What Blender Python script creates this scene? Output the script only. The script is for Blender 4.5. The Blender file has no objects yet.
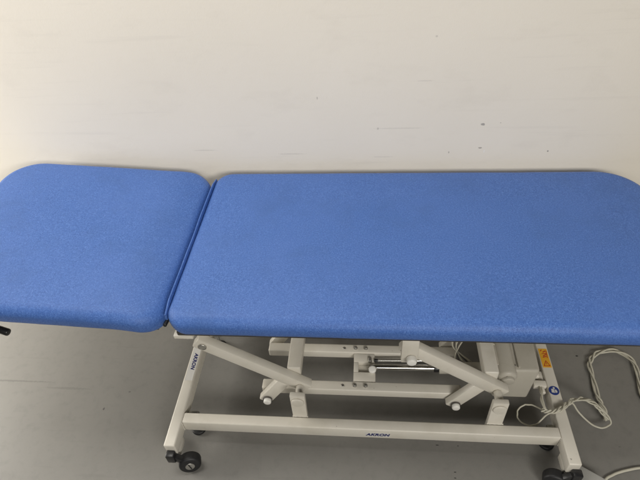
import bpy, bmesh, math, random
from mathutils import Vector, Matrix, noise
S = bpy.context.scene
C = S.collection
random.seed(4)

# ------------------------------------------------------------ camera
cd = bpy.data.cameras.new('camera'); cam = bpy.data.objects.new('camera', cd); C.objects.link(cam)
S.camera = cam
cd.sensor_width = 36.0; cd.lens = 509.294 / 640 * 36.0; cd.clip_end = 60; cd.clip_start = .0
fw = Vector((-0.094522, 0.731726, -0.675013)); rt = Vector((0.995503, 0.073701, -0.059508)); up = Vector((-0.006206, 0.677602, 0.735402))
cam.matrix_world = Matrix(((rt.x, up.x, -fw.x, 0), (rt.y, up.y, -fw.y, 0), (rt.z, up.z, -fw.z, 1.6142), (0, 0, 0, 1)))
# ------------------------------------------------------------ light: ceiling panel and left side light, plus fills added in front
w = bpy.data.worlds.new('World'); S.world = w; w.use_nodes = True
w.node_tree.nodes['Background'].inputs[0].default_value = (1.0, .965, .91, 1)
w.node_tree.nodes['Background'].inputs[1].default_value = .02
def area(name, loc, target, size, sizey, power, col):
    l = bpy.data.lights.new(name, 'AREA'); l.shape = 'RECTANGLE'; l.size = size; l.size_y = sizey; l.energy = power; l.color = col
    o = bpy.data.objects.new(name, l); C.objects.link(o); o.location = loc
    o.rotation_euler = (Vector(target) - Vector(loc)).to_track_quat('-Z', 'Y').to_euler()
WARM = (1, .96, .89)
area('ceiling_panel_light', (-1.0, .95, 2.7), (-1.0, .95, 0), 1.3, .6, 28, WARM)
area('left_side_light', (-2.6, 1.0, .9), (-.8, 1.0, 0), .8, .8, 38, WARM)
area('front_fill_light', (0, -1.9, 2.25), (0, 1.7, .8), 2.0, .8, 26, WARM)  # unseen fill behind the camera, added to brighten the wall
area('front_fill_light_right', (1.4, -2.0, 2.3), (.6, 1.7, .6), 1.2, .8, 62, WARM)  # second added fill, out of view front right, evens out the wall brightness
S.view_settings.view_transform = 'Standard'; S.view_settings.look = 'None'
S.view_settings.exposure = 0.0; S.view_settings.gamma = 1
S.render.engine = 'CYCLES'

# ------------------------------------------------------------ materials
def mat(name, col, rough=.5, metal=0, spec=.5):
    m = bpy.data.materials.new(name); m.use_nodes = True
    b = m.node_tree.nodes['Principled BSDF']
    b.inputs['Base Color'].default_value = (*col, 1); b.inputs['Roughness'].default_value = rough
    b.inputs['Metallic'].default_value = metal; b.inputs['Specular IOR Level'].default_value = spec
    return m, m.node_tree.nodes, m.node_tree.links, b
def tc(n, l, scale=(1, 1, 1), world=False):
    t = n.new('ShaderNodeNewGeometry') if world else n.new('ShaderNodeTexCoord')
    mp = n.new('ShaderNodeMapping'); mp.inputs['Scale'].default_value = scale
    l.new(t.outputs['Position' if world else 'Object'], mp.inputs['Vector']); return mp.outputs[0]
def nz(n, l, v, scale, detail=4, rough=.55):
    t = n.new('ShaderNodeTexNoise'); t.inputs['Scale'].default_value = scale; t.inputs['Detail'].default_value = detail
    t.inputs['Roughness'].default_value = rough; l.new(v, t.inputs['Vector']); return t.outputs[0]
def ramp(n, l, f, stops):
    r = n.new('ShaderNodeValToRGB'); e = r.color_ramp.elements
    while len(e) < len(stops): e.new(.5)
    for k, (p, c) in enumerate(stops):
        e[k].position = p; e[k].color = (*c, 1) if len(c) == 3 else c
    l.new(f, r.inputs[0]); return r.outputs[0]
def mix(n, l, f, a, b, mode='MIX'):
    m = n.new('ShaderNodeMix'); m.data_type = 'RGBA'; m.blend_type = mode
    for s, v in ((0, f), (6, a), (7, b)):
        if isinstance(v, (int, float)): m.inputs[s].default_value = v
        elif isinstance(v, tuple): m.inputs[s].default_value = (*v, 1)
        else: l.new(v, m.inputs[s])
    return m.outputs[2]
def maprange(n, l, f, a, b, c=0., d=1.):
    m = n.new('ShaderNodeMapRange'); l.new(f, m.inputs[0])
    for k, v in enumerate((a, b, c, d)): m.inputs[k + 1].default_value = v
    return m.outputs[0]
def bump(n, l, b, h, strength, dist):
    k = n.new('ShaderNodeBump'); k.inputs['Strength'].default_value = strength; k.inputs['Distance'].default_value = dist
    l.new(h, k.inputs['Height']); l.new(k.outputs[0], b.inputs['Normal']); return k
def mark(n, l, base, centre, size, col, amt=1.0):
    """a scuff: a small ellipse at a world position, edges broken by noise"""
    g = n.new('ShaderNodeNewGeometry')
    s = n.new('ShaderNodeVectorMath'); s.operation = 'SUBTRACT'; s.inputs[1].default_value = centre; l.new(g.outputs['Position'], s.inputs[0])
    d = n.new('ShaderNodeVectorMath'); d.operation = 'DIVIDE'; d.inputs[1].default_value = size; l.new(s.outputs[0], d.inputs[0])
    q = n.new('ShaderNodeVectorMath'); q.operation = 'LENGTH'; l.new(d.outputs[0], q.inputs[0])
    nn = nz(n, l, tc(n, l, world=True), 140, 3)
    a = n.new('ShaderNodeMath'); a.operation = 'MULTIPLY_ADD'; l.new(nn, a.inputs[0]); a.inputs[1].default_value = 1.3; l.new(q.outputs[1], a.inputs[2])
    f = maprange(n, l, a.outputs[0], 1.35, 1.75, amt, 0)
    return mix(n, l, f, base, col)

# vinyl upholstery
VM, n, l, b = mat('blue_vinyl', (.08, .17, .5), .46, spec=.36)
v = tc(n, l)
f1 = nz(n, l, v, 215, 4, .66); f2 = nz(n, l, v, 430, 3, .66); f3 = nz(n, l, v, 3.0, 4, .5); f4 = nz(n, l, v, 60, 3, .6)
c = ramp(n, l, f1, [(.36, (0.035, 0.094, 0.336)), (.50, (0.058, 0.147, 0.445)), (.64, (0.110, 0.227, 0.580))])
sp = ramp(n, l, f2, [(.36, (0.019, 0.056, 0.220)), (.44, (0.058, 0.147, 0.445)), (.57, (0.059, 0.151, 0.451)), (.68, (0.178, 0.299, 0.659))])
c = mix(n, l, .5, c, sp)
c = mix(n, l, maprange(n, l, f3, .35, .62, 0, .30), c, (0.090, 0.178, 0.488))
c = mix(n, l, maprange(n, l, f4, .45, .75, 0, .22), c, (0.042, 0.122, 0.415))
f5 = nz(n, l, v, 7, 5, .65)
c = mix(n, l, maprange(n, l, f5, .50, .70, 0, .38), c, (.050, .118, .335))
l.new(c, b.inputs['Base Color'])
l.new(maprange(n, l, f3, .3, .7, .42, .54), b.inputs['Roughness'])
ad = n.new('ShaderNodeMath'); ad.operation = 'ADD'; l.new(f1, ad.inputs[0]); l.new(f2, ad.inputs[1])
bump(n, l, b, ad.outputs[0], .38, .0012)
# cream powder coat
def coat(name, col, rough=.33):
    m, n, l, b = mat(name, col, rough, spec=.5)
    v = tc(n, l); d = nz(n, l, v, 9, 5, .6); f = nz(n, l, v, 420, 2)
    dark = tuple(x * .84 for x in col)
    l.new(mix(n, l, maprange(n, l, d, .48, .72, 0, .7), col, (dark[0], dark[1] * .985, dark[2] * .94)), b.inputs['Base Color'])
    ch = nz(n, l, v, 75, 2, .5); cc = b.inputs['Base Color'].links[0].from_socket
    l.new(mix(n, l, maprange(n, l, ch, .765, .785, 0, .75), cc, tuple(x * .35 for x in col)), b.inputs['Base Color'])
    l.new(maprange(n, l, d, .3, .7, rough - .05, rough + .12), b.inputs['Roughness'])
    bump(n, l, b, f, .12, .0006); return m
CM = coat('cream_powder_coat', (.68, .648, .575))
MM = coat('pale_plastic', (.46, .435, .375), .45)
WC = coat('white_plastic_cap', (.80, .79, .75), .35)
BK, n, l, b = mat('black_rubber', (.012, .012, .013), .5)
l.new(maprange(n, l, nz(n, l, tc(n, l), 40), .3, .7, .4, .65), b.inputs['Roughness'])
BP, *_ = mat('black_plastic', (.015, .015, .016), .35)
CR, n, l, b = mat('chrome', (.78, .77, .74), .12, 1)
l.new(maprange(n, l, nz(n, l, tc(n, l, (1, 30, 30)), 12), .3, .7, .08, .22), b.inputs['Roughness'])
ZN, n, l, b = mat('zinc_steel', (.50, .49, .46), .34, .9)
BW, n, l, b = mat('underside_board', (.035, .033, .032), .8)
CB = coat('grey_white_cable', (.56, .54, .45), .5)
PD = coat('grey_plastic', (.40, .40, .38), .5)
YE = coat('orange_yellow_sticker', (.80, .43, .03), .4)
RD, *_ = mat('red_print', (.50, .045, .02), .5)
BL, *_ = mat('blue_print', (.020, .045, .22), .4)
NV, *_ = mat('navy_print', (.015, .02, .12), .45)
WS, *_ = mat('white_sticker', (.64, .63, .60), .4)
GY, *_ = mat('grey_print', (.10, .09, .08), .5)
# floor
FM, n, l, b = mat('grey_vinyl_floor', (.2, .2, .19), .42, spec=.4)
v = tc(n, l, world=True); a1 = nz(n, l, v, 2.2, 5, .55); a2 = nz(n, l, v, 30, 4, .6); a3 = nz(n, l, v, 400, 2, .6)
c = ramp(n, l, a1, [(.3, (.186,.181,.168)), (.7, (.220,.214,.199))])
c = mix(n, l, maprange(n, l, a2, .5, .8, 0, .35), c, (.128,.126,.119))
c = mix(n, l, maprange(n, l, a3, .5, .75, 0, .28), c, (.25,.246,.235))
vs = tc(n, l, (1.2, 22, 1), True); st = nz(n, l, vs, 2.2, 4, .6)
c = mix(n, l, maprange(n, l, st, .64, .70, 0, .25), c, (.15, .145, .135))
for ce, sz, co, am in (((.224, .78, 0), (.006, .0015, .02), (.02, .02, .02), 1), ((.29, .78, 0), (.002, .0015, .02), (.02, .02, .02), 1),
        ((.271, .696, 0), (.004, .0015, .02), (.015, .015, .015), 1), ((.269, .678, 0), (.004, .0015, .02), (.015, .015, .015), 1),
        ((.757, 1.137, 0), (.005, .003, .02), (.02, .02, .02), 1), ((-.261, .901, 0), (.004, .004, .02), (.03, .03, .03), 1),
        ((-1.37, .958, 0), (.20, .004, .02), (.11, .105, .10), .55), ((-1.10, .935, 0), (.09, .005, .02), (.13, .125, .12), .4),
        ((.79, .80, 0), (.004, .002, .02), (.10, .095, .09), .5), ((-.93, .86, 0), (.004, .005, .02), (.05, .05, .05), .8),
        ((-.86, .93, 0), (.005, .003, .02), (.07, .07, .07), .7)):
    c = mark(n, l, c, ce, sz, co, am)
l.new(c, b.inputs['Base Color']); l.new(maprange(n, l, a2, .3, .7, .36, .50), b.inputs['Roughness'])
bump(n, l, b, a3, .10, .0008)
# wall
WM, n, l, b = mat('cream_painted_wall', (.6, .56, .5), .62, spec=.3)
v = tc(n, l, world=True); a1 = nz(n, l, v, 1.6, 4, .5); a2 = nz(n, l, v, 260, 3, .6)
hs = nz(n, l, tc(n, l, (1.1, 1, 26), True), 1.8, 4, .6)
c = ramp(n, l, a1, [(.3, (.79,.740,.650)), (.7, (.83,.780,.690))])
c = mix(n, l, maprange(n, l, hs, .60, .80, 0, .22), c, (.60, .56, .50))
for ce, sz, co, am in (((0.354, 1.445, 0.777), (0.0072, .1, 0.0050), (.14, .13, .14), 0.60), ((0.358, 1.445, 0.691), (0.0058, .1, 0.0029), (.16, .14, .12), 0.56),
        ((0.372, 1.445, 0.678), (0.0029, .1, 0.0065), (.85, .83, .8), 0.64), ((0.572, 1.445, 0.676), (0.0029, .1, 0.0036), (.14, .13, .12), 0.64),
        ((-0.160, 1.445, 0.876), (0.0022, .1, 0.0058), (.3, .27, .24), 0.48), ((-0.556, 1.445, 0.693), (0.0400, .1, 0.0024), (.32, .29, .26), 0.21),
        ((0.092, 1.445, 0.767), (0.0800, .1, 0.0024), (.40, .37, .33), 0.21), ((0.046, 1.445, 0.660), (0.0400, .1, 0.0024), (.38, .35, .31), 0.17),
        ((0.028, 1.445, 0.767), (0.0029, .1, 0.0043), (.33, .31, .28), 0.40), ((0.260, 1.445, 0.675), (0.0022, .1, 0.0043), (.22, .2, .18), 0.48),
        ((0.166, 1.445, 0.925), (0.0240, .1, 0.0024), (.45, .42, .38), 0.21), ((0.186, 1.445, 1.055), (0.0036, .1, 0.0036), (.45, .42, .38), 0.48),
        ((-0.260, 1.445, 0.675), (0.0480, .1, 0.0032), (.40, .37, .33), 0.21), ((0.407, 1.445, 0.781), (0.0022, .1, 0.0022), (.25, .22, .2), 0.48)):
    c = mark(n, l, c, ce, sz, co, am)
l.new(c, b.inputs['Base Color']); sm = nz(n, l, tc(n, l, (1, 1, 2.2), True), 5.5, 6, .62)
c2 = mix(n, l, maprange(n, l, sm, .55, .78, 0, .16), c, (.55, .50, .43)); l.new(c2, b.inputs['Base Color'])
ob = nz(n, l, v, 55, 4, .6); sb = n.new('ShaderNodeMath'); sb.operation = 'MULTIPLY_ADD'; l.new(ob, sb.inputs[0]); sb.inputs[1].default_value = 1.2; l.new(a2, sb.inputs[2])
bump(n, l, b, sb.outputs[0], .15, .0014)

# ------------------------------------------------------------ mesh helpers
def link(name, bm, m, parent=None, smooth=40, mods=None):
    bmesh.ops.recalc_face_normals(bm, faces=bm.faces[:])
    me = bpy.data.meshes.new(name); bm.to_mesh(me); bm.free()
    me.materials.append(m)
    if smooth:
        for p in me.polygons: p.use_smooth = True
        me.set_sharp_from_angle(angle=math.radians(smooth))
    o = bpy.data.objects.new(name, me); C.objects.link(o)
    if parent: o.parent = parent
    return o
def merge(bm, b2):
    me = bpy.data.meshes.new('t'); b2.to_mesh(me); b2.free(); bm.from_mesh(me); bpy.data.meshes.remove(me)
def prism(bm, pts, vec, bev=.003, seg=2):
    """extrude a closed polygon (world points) along vec, bevel its edges, add to bm"""
    b2 = bmesh.new(); vs = [b2.verts.new(p) for p in pts]; f = b2.faces.new(vs)
    r = bmesh.ops.extrude_face_region(b2, geom=[f]); bmesh.ops.translate(b2, verts=[g for g in r['geom'] if isinstance(g, bmesh.types.BMVert)], vec=vec)
    bmesh.ops.recalc_face_normals(b2, faces=b2.faces[:])
    if bev: bmesh.ops.bevel(b2, geom=b2.edges[:], offset=bev, segments=seg, affect='EDGES', profile=.5)
    merge(bm, b2)
def box(bm, x0, x1, y0, y1, z0, z1, bev=.003, seg=2):
    prism(bm, [(x0, y0, z0), (x1, y0, z0), (x1, y1, z0), (x0, y1, z0)], (0, 0, z1 - z0), bev, seg)
def arm(bm, a, b_, y0, y1, h, bev=.004, e0=0., e1=0.):
    """tube in a plane of constant y from a=(x,z) to b=(x,z), h deep across its length"""
    a = Vector(a); b_ = Vector(b_); d = (b_ - a).normalized(); a = a - d * e0; b_ = b_ + d * e1; q = Vector((-d.y, d.x)) * h / 2
    P = [a - q, b_ - q, b_ + q, a + q]
    prism(bm, [(p.x, y0, p.y) for p in P], (0, y1 - y0, 0), bev)
def cyl(bm, c0, c1, r, seg=28, bev=.0015, r2=None):
    c0 = Vector(c0); c1 = Vector(c1); d = c1 - c0; b2 = bmesh.new()
    bmesh.ops.create_cone(b2, cap_ends=True, segments=seg, radius1=r, radius2=r if r2 is None else r2, depth=d.length)
    if bev:
        ed = [e for e in b2.edges if len(e.link_faces) == 2 and any(len(f.verts) > 4 for f in e.link_faces)]
        bmesh.ops.bevel(b2, geom=ed, offset=bev, segments=3, affect='EDGES', profile=.5)
    M = d.to_track_quat('Z', 'Y').to_matrix().to_4x4(); M.translation = (c0 + c1) / 2
    bmesh.ops.transform(b2, matrix=M, verts=b2.verts[:]); merge(bm, b2)
def catmull(P, k=10):
    P = [Vector(p) for p in P]; P = [P[0] * 2 - P[1]] + P + [P[-1] * 2 - P[-2]]; out = []
    for i in range(1, len(P) - 2):
        for j in range(k):
            t = j / k; a, b_, c_, d = P[i - 1:i + 3]
            out.append(.5 * ((2 * b_) + (c_ - a) * t + (2 * a - 5 * b_ + 4 * c_ - d) * t * t + (3 * b_ - a - 3 * c_ + d) * t ** 3))
    return out + [P[-2]]
def tube(bm, P, r, seg=8):
    rings = []; up_ = Vector((0, 0, 1))
    for i, p in enumerate(P):
        t = (P[min(i + 1, len(P) - 1)] - P[max(i - 1, 0)]).normalized()
        s = t.cross(up_)
        if s.length < .05: s = t.cross(Vector((0, 1, 0)))
        s.normalize(); u = s.cross(t)
        rings.append([bm.verts.new(p + r * (math.cos(q * 2 * math.pi / seg) * s + math.sin(q * 2 * math.pi / seg) * u)) for q in range(seg)])
    for a, b_ in zip(rings, rings[1:]):
        for q in range(seg): bm.faces.new((a[q], a[(q + 1) % seg], b_[(q + 1) % seg], b_[q]))
    bm.faces.new(rings[0]); bm.faces.new(rings[-1])
def structure(o): o['kind'] = 'structure'; return o
def part(name, m, parent, fn, *a, **k):
    bm = bmesh.new(); fn(bm, *a, **k); return link(name, bm, m, parent)

# ------------------------------------------------------------ setting
bm = bmesh.new(); box(bm, -4, 4, -2.6, 1.445, -.05, 0, 0); structure(link('floor', bm, FM, None, 0))
bm = bmesh.new(); box(bm, -4, 4, 1.445, 1.60, -.05, 2.9, 0); structure(link('wall', bm, WM, None, 0))

# ------------------------------------------------------------ the couch
couch = bpy.data.objects.new('treatment_couch', None); C.objects.link(couch); couch.location = (0, .9675, 0)
couch['label'] = 'blue vinyl two section treatment couch on a cream steel lifting frame beside the wall'
couch['category'] = 'treatment couch'
OFF = Vector((0, -.9675, 0))
HC = .640; YN, YF = .7584, 1.4084; XL = -.5141; XR = .846; TH = .072

def outline(x0, x1, y0, y1, rad, n=14, step=.05):
    """rounded rectangle; rad = radii at (x0,y0),(x1,y0),(x1,y1),(x0,y1); returns fn(inset)->points"""
    def pts(ins):
        out = []
        cs = [(x0, y0, 1, 1, 180), (x1, y0, -1, 1, 270), (x1, y1, -1, -1, 0), (x0, y1, 1, -1, 90)]
        for (cx, cy, sx, sy, a0), r in zip(cs, rad):
            ccx, ccy = cx + sx * r, cy + sy * r; rr = r - ins
            for i in range(n + 1):
                a = math.radians(a0 + 90 * i / n); out.append((ccx + rr * math.cos(a), ccy + rr * math.sin(a)))
        return out
    return pts
def cushion(name, x0, x1, rad, xf=None, seed=0, droop=0):
    L = x1 - x0; base = outline(x0, x1, YN, YF, rad)
    def sub(P):
        out = []
        for i, p in enumerate(P):
            q = P[(i + 1) % len(P)]; out.append(p)
            # fixed subdivision counts per straight run keep rings aligned
            if (i + 1) % 15 == 0:
                m = 40 if (i // 15) % 2 == 0 else 22
                for k in range(1, m): out.append((p[0] + (q[0] - p[0]) * k / m, p[1] + (q[1] - p[1]) * k / m))
        return out
    R = .034; H2 = TH - R; rings = [(.019, -TH)]
    for k in range(7):      # underside turning in
        a = math.pi / 2 * (6 - k) / 6; rings.append((.017 * (1 - math.cos(a)), -R - H2 * .96 * math.sin(a)))
    for k in range(1, 11):
        a = math.pi / 2 * k / 10; rings.append((R * (1 - math.cos(a)), -R + (R - .004) * math.sin(a)))
    bm = bmesh.new(); VR = []
    def zt(x, y, z):
        p = Vector((x * 5 + seed, y * 5, 0)); return z - droop * max(0, 1 - (x1 - x) / .12) ** 2 + .0012 * noise.noise(p) + .0005 * noise.noise(p * 4)
    for ins, z in rings:
        VR.append([bm.verts.new((x + .0008 * noise.noise(Vector((x * 14, y * 14, seed))), y + .0010 * noise.noise(Vector((x * 14, y * 14, seed + 7))), zt(x, y, HC + z))) for x, y in sub(base(ins))])
    last = sub(base(R)); cy = (YN + YF) / 2; hx = (x1 - x0) / 2; cxm = (x0 + x1) / 2
    core = [(max(x0 + .28, min(x1 - .28, x)), cy + (y - cy) * .02) for x, y in last]
    for k in range(1, 13):
        t = (k / 12) ** 1.25
        ring = []
        for (x, y), (u, v_) in zip(last, core):
            px, py = x + (u - x) * t, y + (v_ - y) * t
            d = 1 - math.exp(-t * 5.5)
            ring.append(bm.verts.new((px, py, (zt(px, py, HC - .004 + .006 * d) - HC) * (1 - t ** 3) + (.0018) * t ** 3 + HC)))
        VR.append(ring)
    for a, b_ in zip(VR, VR[1:]):
        N = len(a)
        for i in range(N): bm.faces.new((a[i], a[(i + 1) % N], b_[(i + 1) % N], b_[i]))
    bm.faces.new(VR[0]); bm.faces.new(VR[-1])
    if xf: bmesh.ops.transform(bm, matrix=xf, verts=bm.verts[:])
    bmesh.ops.translate(bm, verts=bm.verts[:], vec=OFF)
    return link(name, bm, VM, couch, 0)
def P(name, m, parent, fn, smooth=40):
    bm = bmesh.new(); fn(bm); bmesh.ops.translate(bm, verts=bm.verts[:], vec=OFF); return link(name, bm, m, parent, smooth)

main = cushion('main_cushion', XL, XR, (.055, .10, .135, .060), seed=1)
for p_ in main.data.polygons: p_.use_smooth = True
hx1 = XL - .012; hx0 = hx1 - .70
tilt = Matrix.Translation((hx1, 0, HC - TH + .003)) @ Matrix.Rotation(math.radians(4.5), 4, 'Y') @ Matrix.Translation((-hx1, 0, -(HC - TH)))
head = cushion('head_cushion', hx0, hx1, (.09, .070, .080, .120), tilt, seed=9, droop=.024)
for p_ in head.data.polygons: p_.use_smooth = True
def f(bm):   # fabric welt standing in the gap between the two sections
    y0, y1 = YN + .034, YF - .030; N = 60; rows = []
    for i in range(N + 1):
        y = y0 + (y1 - y0) * i / N; e = min(1, min(i, N - i) / 4)
        x = XL - .0014 + .0016 * noise.noise(Vector((y * 9, 3, 0))); top = HC - .0100 + .0025 * noise.noise(Vector((y * 7, 8, 0))) - .010 * (1 - e)
        sec = [(-.0028, HC - .040), (-.0034, top - .004), (-.0024, top - .0006), (.0014, top + .0004), (.0026, top - .003), (.0022, HC - .040)]
        rows.append([bm.verts.new((x + u, y, z)) for u, z in sec])
    for a, b_ in zip(rows, rows[1:]):
        for k in range(6): bm.faces.new((a[k], a[(k + 1) % 6], b_[(k + 1) % 6], b_[k]))
    bm.faces.new(rows[0]); bm.faces.new(rows[-1])
P('hinge_flap', VM, main, f, 60)
P('cushion_board', BW, main, lambda bm: box(bm, XL + .02, XR - .02, YN + .018, YF - .02, HC - TH - .012, HC - TH + .002, .002))
def f(bm):
    box(bm, hx0 + .03, hx1 - .02, YN + .03, YF - .03, HC - TH - .012, HC - TH + .002, .002); bmesh.ops.transform(bm, matrix=tilt, verts=bm.verts[:])
P('cushion_board', BW, head, f)
# frame under the cushions
zt_, zb_ = HC - TH - .012, HC - TH - .047
def f(bm):
    for y in (.90, 1.245): box(bm, XL + .015, XR - .08, y, y + .035, zb_, zt_ - .0005)
    for x in (-.47, -.17, .12, .44, .72): box(bm, x, x + .03, .936, 1.244, zb_ + .004, zt_ - .003)
P('upper_frame', CM, couch, f)
def f(bm):
    for y in (.93, 1.20): box(bm, hx0 + .08, hx1 + .004, y, y + .03, HC - TH - .044, HC - TH - .0125)
    box(bm, hx0 + .10, hx0 + .13, .961, 1.199, HC - TH - .042, HC - TH - .015)
    bmesh.ops.transform(bm, matrix=tilt, verts=bm.verts[:])
P('head_support_frame', CM, couch, f)
for y in (.885, 1.285):
    P('hinge', BP, couch, lambda bm: (box(bm, XL - .045, XL + .03, y - .012, y + .012, HC - TH - .034, HC - TH - .0125, .002), cyl(bm, (XL - .008, y - .018, HC - TH - .022), (XL - .008, y + .018, HC - TH - .022), .009)))
P('hinge', BP, couch, lambda bm: (cyl(bm, (XL - .012, YN + .030, HC - TH + .012), (XL - .010, YN + .07, HC - TH + .006), .005)))
P('corner_bracket', CM, couch, lambda bm: box(bm, XL + .008, XL + .06, .775, .905, HC - TH - .0255, HC - TH - .0125, .002))
lv = P('adjustment_lever', CR, couch, lambda bm: tube(bm, catmull([(-1.16, 1.0, .590), (-1.155, .86, .575), (-1.12, .812, .558), (-1.03, .802, .536), (-1.004, .799, .530)]), .0042))
P('grip', BP, lv, lambda bm: cyl(bm, (-1.026, .801, .5345), (-.990, .796, .523), .0105, 20, .004))

# base bars --------------------------------------------------
YR = .756; ZB = .130; Y0, Y1 = .677, 1.258
BARS = []
for s, x0, x1 in ((-1, -.6207, -.5853), (1, .5720, .6074)):
    def f(bm):
        box(bm, x0, x1, Y0, Y1, ZB - .052, ZB, .004, 3)
        for ya, yb in ((Y0 + .012, Y0 + .060), (Y1 - .060, Y1 - .012)):      # castor housings under the ends
            box(bm, x0 + .002, x1 - .002, ya, yb, .046, ZB - .0535, .003)
    BARS.append(P('side_bar', CM, couch, f))
for y in (YR, 2 * .9675 - YR - .034):
    rail = P('base_rail', CM, couch, lambda bm: box(bm, -.5848, .5715, y, y + .034, ZB - .052, ZB - .0015, .004, 3))
    if y == YR: front_rail = rail
for xw in (-.5852, .5716):
    P('weld_bead', CM, front_rail, lambda bm: tube(bm, [Vector((xw, YR - .0004 + .0006 * math.sin(k * 2.1), ZB - .048 + k * .0044)) for k in range(11)], .0021, 8))
# castors with their brackets and hubs
for s in (-1, 1):
    for end, yy in ((-1, Y0), (1, Y1)):
        xb = s * .603 - .004 * (s + 1) / 2
        e = end
        ca = P('castor', BP, couch, lambda bm: (box(bm, xb - .0135, xb + .0135, yy + min(0, e * .022) - .0005, yy + max(0, e * .022) + .0005, .062, ZB - .026, .004),
             arm(bm, (xb, .082), (xb - s * .030, .056), yy + min(0, e * .016) - .001, yy + max(0, e * .016) + .001, .022, .003)))
        ax = Vector((-s * .30, e * .92, .16)).normalized(); c0 = Vector((xb - s * .046, yy + e * .004, .0355))
        wh = P('wheel', BK, ca, lambda bm: (cyl(bm, c0 - ax * .017, c0 + ax * .017, .0345, 40, .008), cyl(bm, c0 - ax * .012 + Vector((0, 0, 0)), c0 + Vector((s * .026, 0, .020)), .010)))
        P('hub', ZN, wh, lambda bm: cyl(bm, c0 + ax * .014, c0 + ax * .0185, .0145, 28, .001))
        px = ax.cross(Vector((.25 * s, 0, 1))).normalized(); pz = ax.cross(px).normalized(); q0 = c0 + ax * .0186
        P('hub_slot', BK, wh, lambda bm: prism(bm, [q0 + px * a + pz * b2 for a, b2 in ((-.0016, -.0115), (.0016, -.0115), (.0016, .0115), (-.0016, .0115))], ax * .0009, 0))
# levelling feet under the corners
for s in (-1, 1):
    for y in (.800, 1.135):
        x = s * .566
        ft = P('levelling_foot', BK, couch, lambda bm: (cyl(bm, (x, y, 0), (x, y, .013), .024, 32, .004), cyl(bm, (x, y, .013), (x, y, .024), .013, 24, .003)))
        P('stem', ZN, ft, lambda bm: (cyl(bm, (x, y, .024), (x, y, ZB - .053), .006), box(bm, x - .018, x + .018, y - .009, y + .012, ZB - .0535, ZB - .028, .002)))

# lifting linkage --------------------------------------------
PIV = {-1: (-.209, .215), 1: (.386, .222)}
UPV = (-.268, .196)                       # pivot -> upper pin, same for both pairs: a parallelogram
LOW = (-.112, -.083)
def cap(name, x, z, y0, y1, r, m, parent): return P(name, m, parent, lambda bm: cyl(bm, (x, y0, z), (x, y1, z), r, 28, min(.004, r * .4)))
for s in (-1, 1):
    px_, pz_ = PIV[s]; tops = (px_ + UPV[0], pz_ + UPV[1]); lo = (px_ + LOW[0], pz_ + LOW[1])
    for front in (1, 0):
        m_ = (lambda a, b_: (a, b_)) if front else (lambda a, b_: (1.935 - b_, 1.935 - a))
        # lug standing behind the rail
        a, b_ = m_(.7915, .808)
        lug = P('lug', CM, couch, lambda bm: box(bm, px_ - .024, px_ + .022, a, b_, .079, .246, .003))
        P('weld_bead', CM, lug, lambda bm: tube(bm, [Vector((px_ - .025 + k * .0049, (a if front else b_) + .0006 * math.sin(k * 2.3), ZB - .0005)) for k in range(11)], .0022, 8))
        a, b_ = m_(.7850, .7925); cap('lug_disc', px_ - .001, .2165, a, b_, .0200, CM, lug)
        # lever: long arm, low arm
        a, b_ = m_(.846, .874)
        def f(bm):
            arm(bm, (px_, pz_), tops, a, b_, .043, .004, .030, .024)
            arm(bm, (px_ - .036, pz_ + .034), lo, a + .0025, b_ - .0025, .041, .004, .0, .024)
        lever = P('lever_arm', CM, couch, f)
        a, b_ = m_(.8085, .8462); cap('pivot_pin', px_ + .001, pz_, a, b_, .0125, ZN if 0 else CM, lever)
        a, b_ = m_(.831, .8462)
        cap('pin_cap', lo[0], lo[1], a, b_, .0125, WC, lever)
        a, b_ = m_(.8425, .8462); cap('washer', lo[0], lo[1], a, b_, .0150, GY, lever)
        if s == -1:
            a, b_ = m_(.8415, .8462); cap('pin_cap', tops[0], tops[1], a, b_, .0125, ZN, lever)
            a, b_ = m_(.8755, .894); P('pivot_bracket', CM, couch, lambda bm: box(bm, tops[0] - .022, tops[0] + .022, a, b_, tops[1] - .022, zt_ - .001, .003))
        else:
            a, b_ = m_(.826, .8445); br = P('pivot_bracket', CM, couch, lambda bm: box(bm, tops[0] - .026, tops[0] + .020, a, b_, tops[1] - .030, zt_ - .001, .003))
            a, b_ = m_(.806, .8262); cap('pin_cap', tops[0] + .002, tops[1] - .004, a, b_, .0135, WC, br)
        # drive lug on the cross tube, outside of each connecting bar
    xc = px_ - .018
    P('cross_tube', CM, couch, lambda bm: (box(bm, xc - .021, xc + .021, .8745, 1.0605, pz_ + .012, pz_ + .056, .005, 3), ))
for y in (.876, 1.0205):
    barn = P('connecting_bar', CM, couch, lambda bm: box(bm, PIV[-1][0] + LOW[0] - .022, PIV[1][0] + LOW[0] + .022, y - .001, y + .033, .119, .152, .004, 3))
    for x in (-.041, -.006):
        P('bolt', ZN, barn, lambda bm: (cyl(bm, (x, y + .016, .1515), (x, y + .016, .1575), .0072, 6, .001), cyl(bm, (x, y + .016, .156), (x, y + .016, .160), .0045, 16)))
    P('bolt', ZN, barn, lambda bm: cyl(bm, (-.080, y + .016, .1515), (-.080, y + .016, .1535), .0050, 16))
    for x in (-.041, -.006): P('bolt', WC, barn, lambda bm: cyl(bm, (x, y + .012, .112), (x, y + .012, .1195), .0075, 16))
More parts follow.
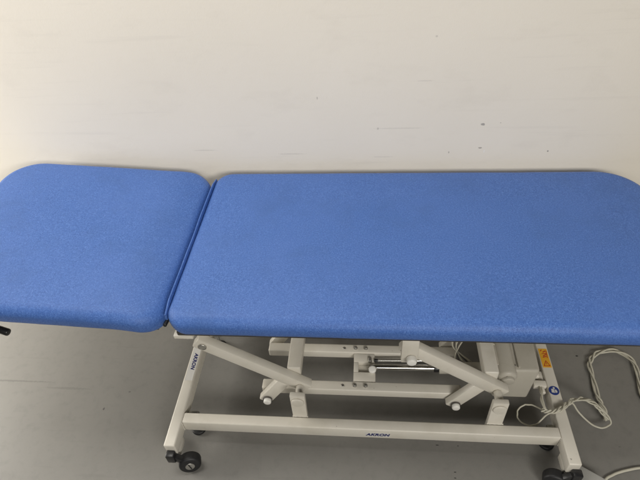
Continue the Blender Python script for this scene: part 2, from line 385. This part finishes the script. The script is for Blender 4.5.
# actuator hung between the connecting bars
def f(bm):
    box(bm, -.046, .024, .984, 1.0185, .126, .150, .003); box(bm, -.046, .026, .911, .946, .126, .150, .003)
    box(bm, -.046, .020, .9465, .9835, .118, .134, .002); box(bm, -.046, -.030, .9465, .9835, .1345, .150, .002)
brk = P('actuator_bracket', CM, couch, f)
P('pin_cap', WC, brk, lambda bm: (cyl(bm, (.016, .954, .150), (.016, .946, .168), .0125, 24, .005),))
P('eye_pin', ZN, brk, lambda bm: cyl(bm, (.008, .983, .152), (.008, 1.0, .152), .007, 16))
act = P('actuator_rod', CR, couch, lambda bm: (cyl(bm, (.012, .965, .150), (.222, .965, .156), .0105, 28), ))
P('side_rod', CR, act, lambda bm: cyl(bm, (.026, .990, .152), (.200, .990, .160), .0042, 16))
P('end_collar', BP, act, lambda bm: cyl(bm, (.216, .965, .156), (.232, .965, .1565), .0135, 24))
P('end_collar', BP, act, lambda bm: cyl(bm, (.022, .990, .152), (.034, .990, .1523), .006, 16))
P('actuator_tube', MM, couch, lambda bm: cyl(bm, (.232, .965, .157), (.40, .965, .165), .019, 32))
# motor housing: sloped moulded box with a cylinder beside it
def f(bm):
    pts = [(.400, .905, .090), (.512, .905, .090), (.516, 1.045, .090), (.400, 1.045, .090)]
    top = [(.398, .915, .226), (.530, .922, .222), (.532, 1.065, .232), (.398, 1.065, .236)]
    b2 = bmesh.new(); A = [b2.verts.new(p) for p in pts]; B = [b2.verts.new(p) for p in top]
    b2.faces.new(A); b2.faces.new(B)
    for i in range(4): b2.faces.new((A[i], A[(i + 1) % 4], B[(i + 1) % 4], B[i]))
    bmesh.ops.recalc_face_normals(b2, faces=b2.faces[:])
    bmesh.ops.bevel(b2, geom=b2.edges[:], offset=.009, segments=4, affect='EDGES', profile=.5); merge(bm, b2)
mot = P('motor_housing', MM, couch, f)
P('motor_barrel', MM, mot, lambda bm: (cyl(bm, (.428, .895, .213), (.424, 1.08, .226), .030, 40, .012), cyl(bm, (.428, .885, .212), (.428, .8965, .213), .019, 32, .003)))
P('housing_rib', MM, mot, lambda bm: (box(bm, .462, .468, .925, 1.055, .229, .236, .002), box(bm, .398, .404, .93, 1.05, .233, .240, .002)))
P('screw', GY, mot, lambda bm: cyl(bm, (.452, .935, .227), (.452, .935, .2315), .004, 12, .001))
# wiring tucked in behind the right lever
for k in range(5):
    P('wire', GY if k % 2 else CB, mot, lambda bm: tube(bm, catmull([(.41, 1.0 + k * .012, .235), (.34 - k * .008, 1.03, .26 + .01 * k), (.30 - k * .006, 1.02, .21), (.29 + k * .012, .99, .16), (.36, 1.0, .12), (.42, 1.0, .10)]), .0026))
# plug connectors clipped on the inside of the right bar
def f(bm):
    cyl(bm, (.553, 1.035, .128), (.546, .975, .134), .011, 20, .004); cyl(bm, (.546, .975, .134), (.545, .955, .134), .0085, 20, .003)
    box(bm, .530, .5715, .925, .948, .112, .132, .004)
cn = P('plug_connector', CM, couch, f)
P('plug_clip', CM, cn, lambda bm: box(bm, .552, .5715, .955, .99, .098, .119, .003))
P('plug_end', CM, cn, lambda bm: cyl(bm, (.556, .905, .120), (.554, .926, .122), .009, 18, .003))

# stickers and writing ----------------------------------------
def text_obj(name, s, size, m, parent, M, shear=.35, fat=.0, depth=.0003, sx=1.25):
    cu = bpy.data.curves.new('t', 'FONT'); cu.body = s; cu.size = size; cu.shear = shear; cu.offset = fat; cu.extrude = depth
    cu.align_x = 'CENTER'; cu.align_y = 'CENTER'; cu.space_character = 1.05
    t = bpy.data.objects.new('t', cu); C.objects.link(t); bpy.context.view_layer.update()
    me = bpy.data.meshes.new_from_object(t.evaluated_get(bpy.context.evaluated_depsgraph_get()))
    bpy.data.objects.remove(t); me.transform(Matrix.Diagonal((sx, 1, 1, 1))); me.transform(M); me.transform(Matrix.Translation(OFF))
    me.materials.clear(); me.materials.append(m); o = bpy.data.objects.new(name, me); C.objects.link(o); o.parent = parent; return o
def frame(o, x, y):   # matrix with text x-axis, y-axis
    x = Vector(x).normalized(); y = Vector(y).normalized(); z = x.cross(y)
    return Matrix(((x.x, y.x, z.x, o[0]), (x.y, y.y, z.y, o[1]), (x.z, y.z, z.z, o[2]), (0, 0, 0, 1)))
P('name_label', WS, BARS[0], lambda bm: box(bm, -.6165, -.5895, .905, 1.055, ZB - .0003, ZB + .0004, 0), 0)
text_obj('lettering', 'AKRON', .0180, NV, BARS[0], frame((-.601, .981, ZB + .0008), (0, -1, 0), (1, 0, 0)), .25, .0006, sx=1.0)
P('name_label', WS, front_rail, lambda bm: box(bm, -.006, .069, YR - .0004, YR + .0004, .090, .112, 0), 0)
text_obj('lettering', 'AKRON', .0190, NV, front_rail, frame((.032, YR - .0008, .1005), (1, 0, 0), (0, 0, 1)), .25, .0008, sx=1.02)
wst = P('warning_sticker', YE, BARS[1], lambda bm: box(bm, .5755, .6035, .997, 1.071, ZB - .0003, ZB + .0005, 0), 0)
z = ZB + .0006
def ln(bm, a, b_, wd, zz):
    a = Vector((*a, 0)); b_ = Vector((*b_, 0)); d = (b_ - a).normalized(); q = Vector((-d.y, d.x, 0)) * wd / 2
    prism(bm, [(p.x, p.y, zz) for p in (a - q, b_ - q, b_ + q, a + q)], (0, 0, .0004), 0)
def f(bm):    # warning triangle and hand-crush pictogram
    T = [(.5805, 1.003), (.5995, 1.003), (.590, 1.023)]
    for i in range(3): ln(bm, T[i], T[(i + 1) % 3], .0022, z)
    ln(bm, (.590, 1.0085), (.590, 1.016), .0016, z + .0001)
    H = [((.584, 1.036), (.596, 1.040), .003), ((.586, 1.041), (.597, 1.048), .003), ((.583, 1.050), (.599, 1.052), .0022), ((.588, 1.056), (.598, 1.062), .003), ((.598, 1.034), (.600, 1.062), .002), ((.581, 1.060), (.586, 1.066), .0025)]
    for a, b_, wd in H: ln(bm, a, b_, wd, z + .0001 * random.randint(0, 3))
P('pictogram', RD, wst, f, 0)
bst = P('instruction_sticker', BL, BARS[1], lambda bm: cyl(bm, (.5885, .912, ZB - .0003), (.5885, .912, ZB + .0006), .0160, 40, 0))
def f(bm):
    cx, cy, zz = .5885, .912, ZB + .0008
    prism(bm, [(cx - .0085, cy - .007, zz), (cx + .0005, cy - .0085, zz), (cx + .001, cy + .004, zz), (cx - .0075, cy + .006, zz)], (0, 0, .0003), 0)
    prism(bm, [(cx + .0025, cy - .0085, zz), (cx + .0095, cy - .006, zz), (cx + .0075, cy + .003, zz), (cx + .0025, cy + .0035, zz)], (0, 0, .0003), 0)
    cyl(bm, (cx + .001, cy + .0085, zz), (cx + .001, cy + .0085, zz + .0003), .0034, 20, 0)
P('pictogram', WS, bst, f, 0)

# ------------------------------------------------------------ cables
def bundle(P_, n, spread, r, twist, seed):
    bm = bmesh.new(); pts = catmull(P_, 10)
    for _ in range(14): pts = [pts[0]] + [(a + b_ * 2 + c_) / 4 for a, b_, c_ in zip(pts, pts[1:], pts[2:])] + [pts[-1]]
    for s in range(n):
        out = []
        for i, p in enumerate(pts):
            t = (pts[min(i + 1, len(pts) - 1)] - pts[max(i - 1, 0)]).normalized()
            a = t.cross(Vector((0, 0, 1))).normalized(); u = a.cross(t)
            ph = 2 * math.pi * s / n + i * twist + 1.4 * noise.noise(Vector((i * .04, s * 5, seed)))
            wd = spread * (1 + .6 * noise.noise(Vector((i * .05, s * 3, seed + 4))))
            kk = .0022 * Vector((noise.noise(Vector((i * .13, s, seed))), noise.noise(Vector((i * .13, s, seed + 9))), 0))
            q = p + kk + a * wd * math.cos(ph) + u * wd * .7 * math.sin(ph); q.z = max(q.z, r + .0006); out.append(q)
        tube(bm, out, r, 8)
    return bm
def thing(name, bm, m, label, cat, org):
    bmesh.ops.translate(bm, verts=bm.verts[:], vec=-Vector(org)); o = link(name, bm, m, None, 60); o.location = org
    o['label'] = label; o['category'] = cat; return o
A = [(0.551, 0.935, 0.125), (0.548, 0.905, 0.135), (0.540, 0.875, 0.140), (0.539, 0.845, 0.142)]
loopL = [(0.56, 0.834, 0.140), (.541, .842, .128)] + [(.504 + .034 * math.cos(math.radians(a)), .842 + .036 * math.sin(math.radians(a)), .10 + .012 * math.cos(math.radians(a))) for a in range(35, 326, 29)] + [(.545, .829, .128), (0.562, 0.832, 0.141)]
over = [(0.535, 0.842, 0.132), (0.55, 0.833, 0.138), (0.572, 0.834, 0.143), (0.596, 0.848, 0.143), (0.63, 0.876, 0.13)]
loopR = [(0.596, 0.848, 0.143), (0.63, 0.876, 0.13), (0.673, 0.903, 0.1), (0.714, 0.916, 0.075), (0.747, 0.904, 0.055), (0.771, 0.878, 0.04), (0.775, 0.86, 0.03), (0.748, 0.844, 0.03), (0.718, 0.848, 0.035), (0.684, 0.86, 0.06), (0.656, 0.877, 0.09), (0.631, 0.878, 0.125), (0.60, 0.852, 0.143)]
back = [(0.631, 0.88, 0.128), (0.684, 0.905, 0.10), (0.725, 0.907, 0.07), (0.752, 0.895, 0.045), (0.768, 0.872, 0.030)]
bm = bundle(A + over[1:], 2, .003, .0027, .12, 1)
merge(bm, bundle(loopL, 1, .001, .0024, .1, 2)); merge(bm, bundle(over, 3, .0055, .0026, .34, 3))
merge(bm, bundle(loopR, 1, .001, .0028, .1, 5)); merge(bm, bundle(back, 3, .0055, .0025, .33, 6))
thing('looped_cable', bm, CB, 'thin pale cable bundle draped over the right foot bar of the couch in two loops', 'cable', (.6, .87, .13))
Rp = [(0.772, 0.884, 0.012), (0.776, 0.914, 0.014), (0.774, 0.943, 0.014), (0.773, 0.961, 0.012), (0.777, 1.018, 0.012), (0.783, 1.091, 0.012), (0.803, 1.125, 0.012), (0.831, 1.147, 0.012), (0.886, 1.157, 0.012), (0.93, 1.129, 0.012), (0.939, 1.084, 0.012), (0.918, 0.985, 0.012), (0.925, 0.956, 0.012), (0.946, 0.942, 0.012), (.99, .93, .012), (1.05, .90, .012), (1.10, .82, .012)]
bm = bundle(Rp, 3, .0060, .0031, .19, 8)
thing('coiled_cable', bm, CB, 'pale twisted cable bundle lying in a tall arch on the floor right of the couch', 'cable', (.85, 1.03, 0))
Bp = [(.64, .60, .0045), (0.672, 0.645, 0.0045), (0.708, 0.69, 0.0045), (0.733, 0.706, 0.0045), (0.776, 0.723, 0.0045), (0.823, 0.733, 0.0045), (.90, .735, .0045), (1.02, .70, .0045), (1.15, .62, .0045)]
bm = bundle(Bp, 1, .0003, .0040, .1, 9)
thing('floor_cable', bm, CB, 'single smooth pale cable curving over the floor beside the grey foot switch', 'cable', (.8, .70, 0))
# foot switch by the right bar end
fs = bpy.data.objects.new('foot_switch', None); C.objects.link(fs); fs.location = (.66, .67, 0); fs.rotation_euler = (0, 0, math.radians(-38))
fs['label'] = 'small grey foot switch plate on the floor beside the right end wheel of the couch'; fs['category'] = 'foot switch'
bm = bmesh.new(); box(bm, -.060, .030, -.035, .035, 0, .016, .004); link('switch_base', bm, BP, fs)
bm = bmesh.new(); prism(bm, [(-.052, -.031, .0165), (.026, -.031, .0165), (.026, -.031, .040), (-.052, -.031, .028)], (0, .062, 0), .003); link('pedal', bm, PD, fs)
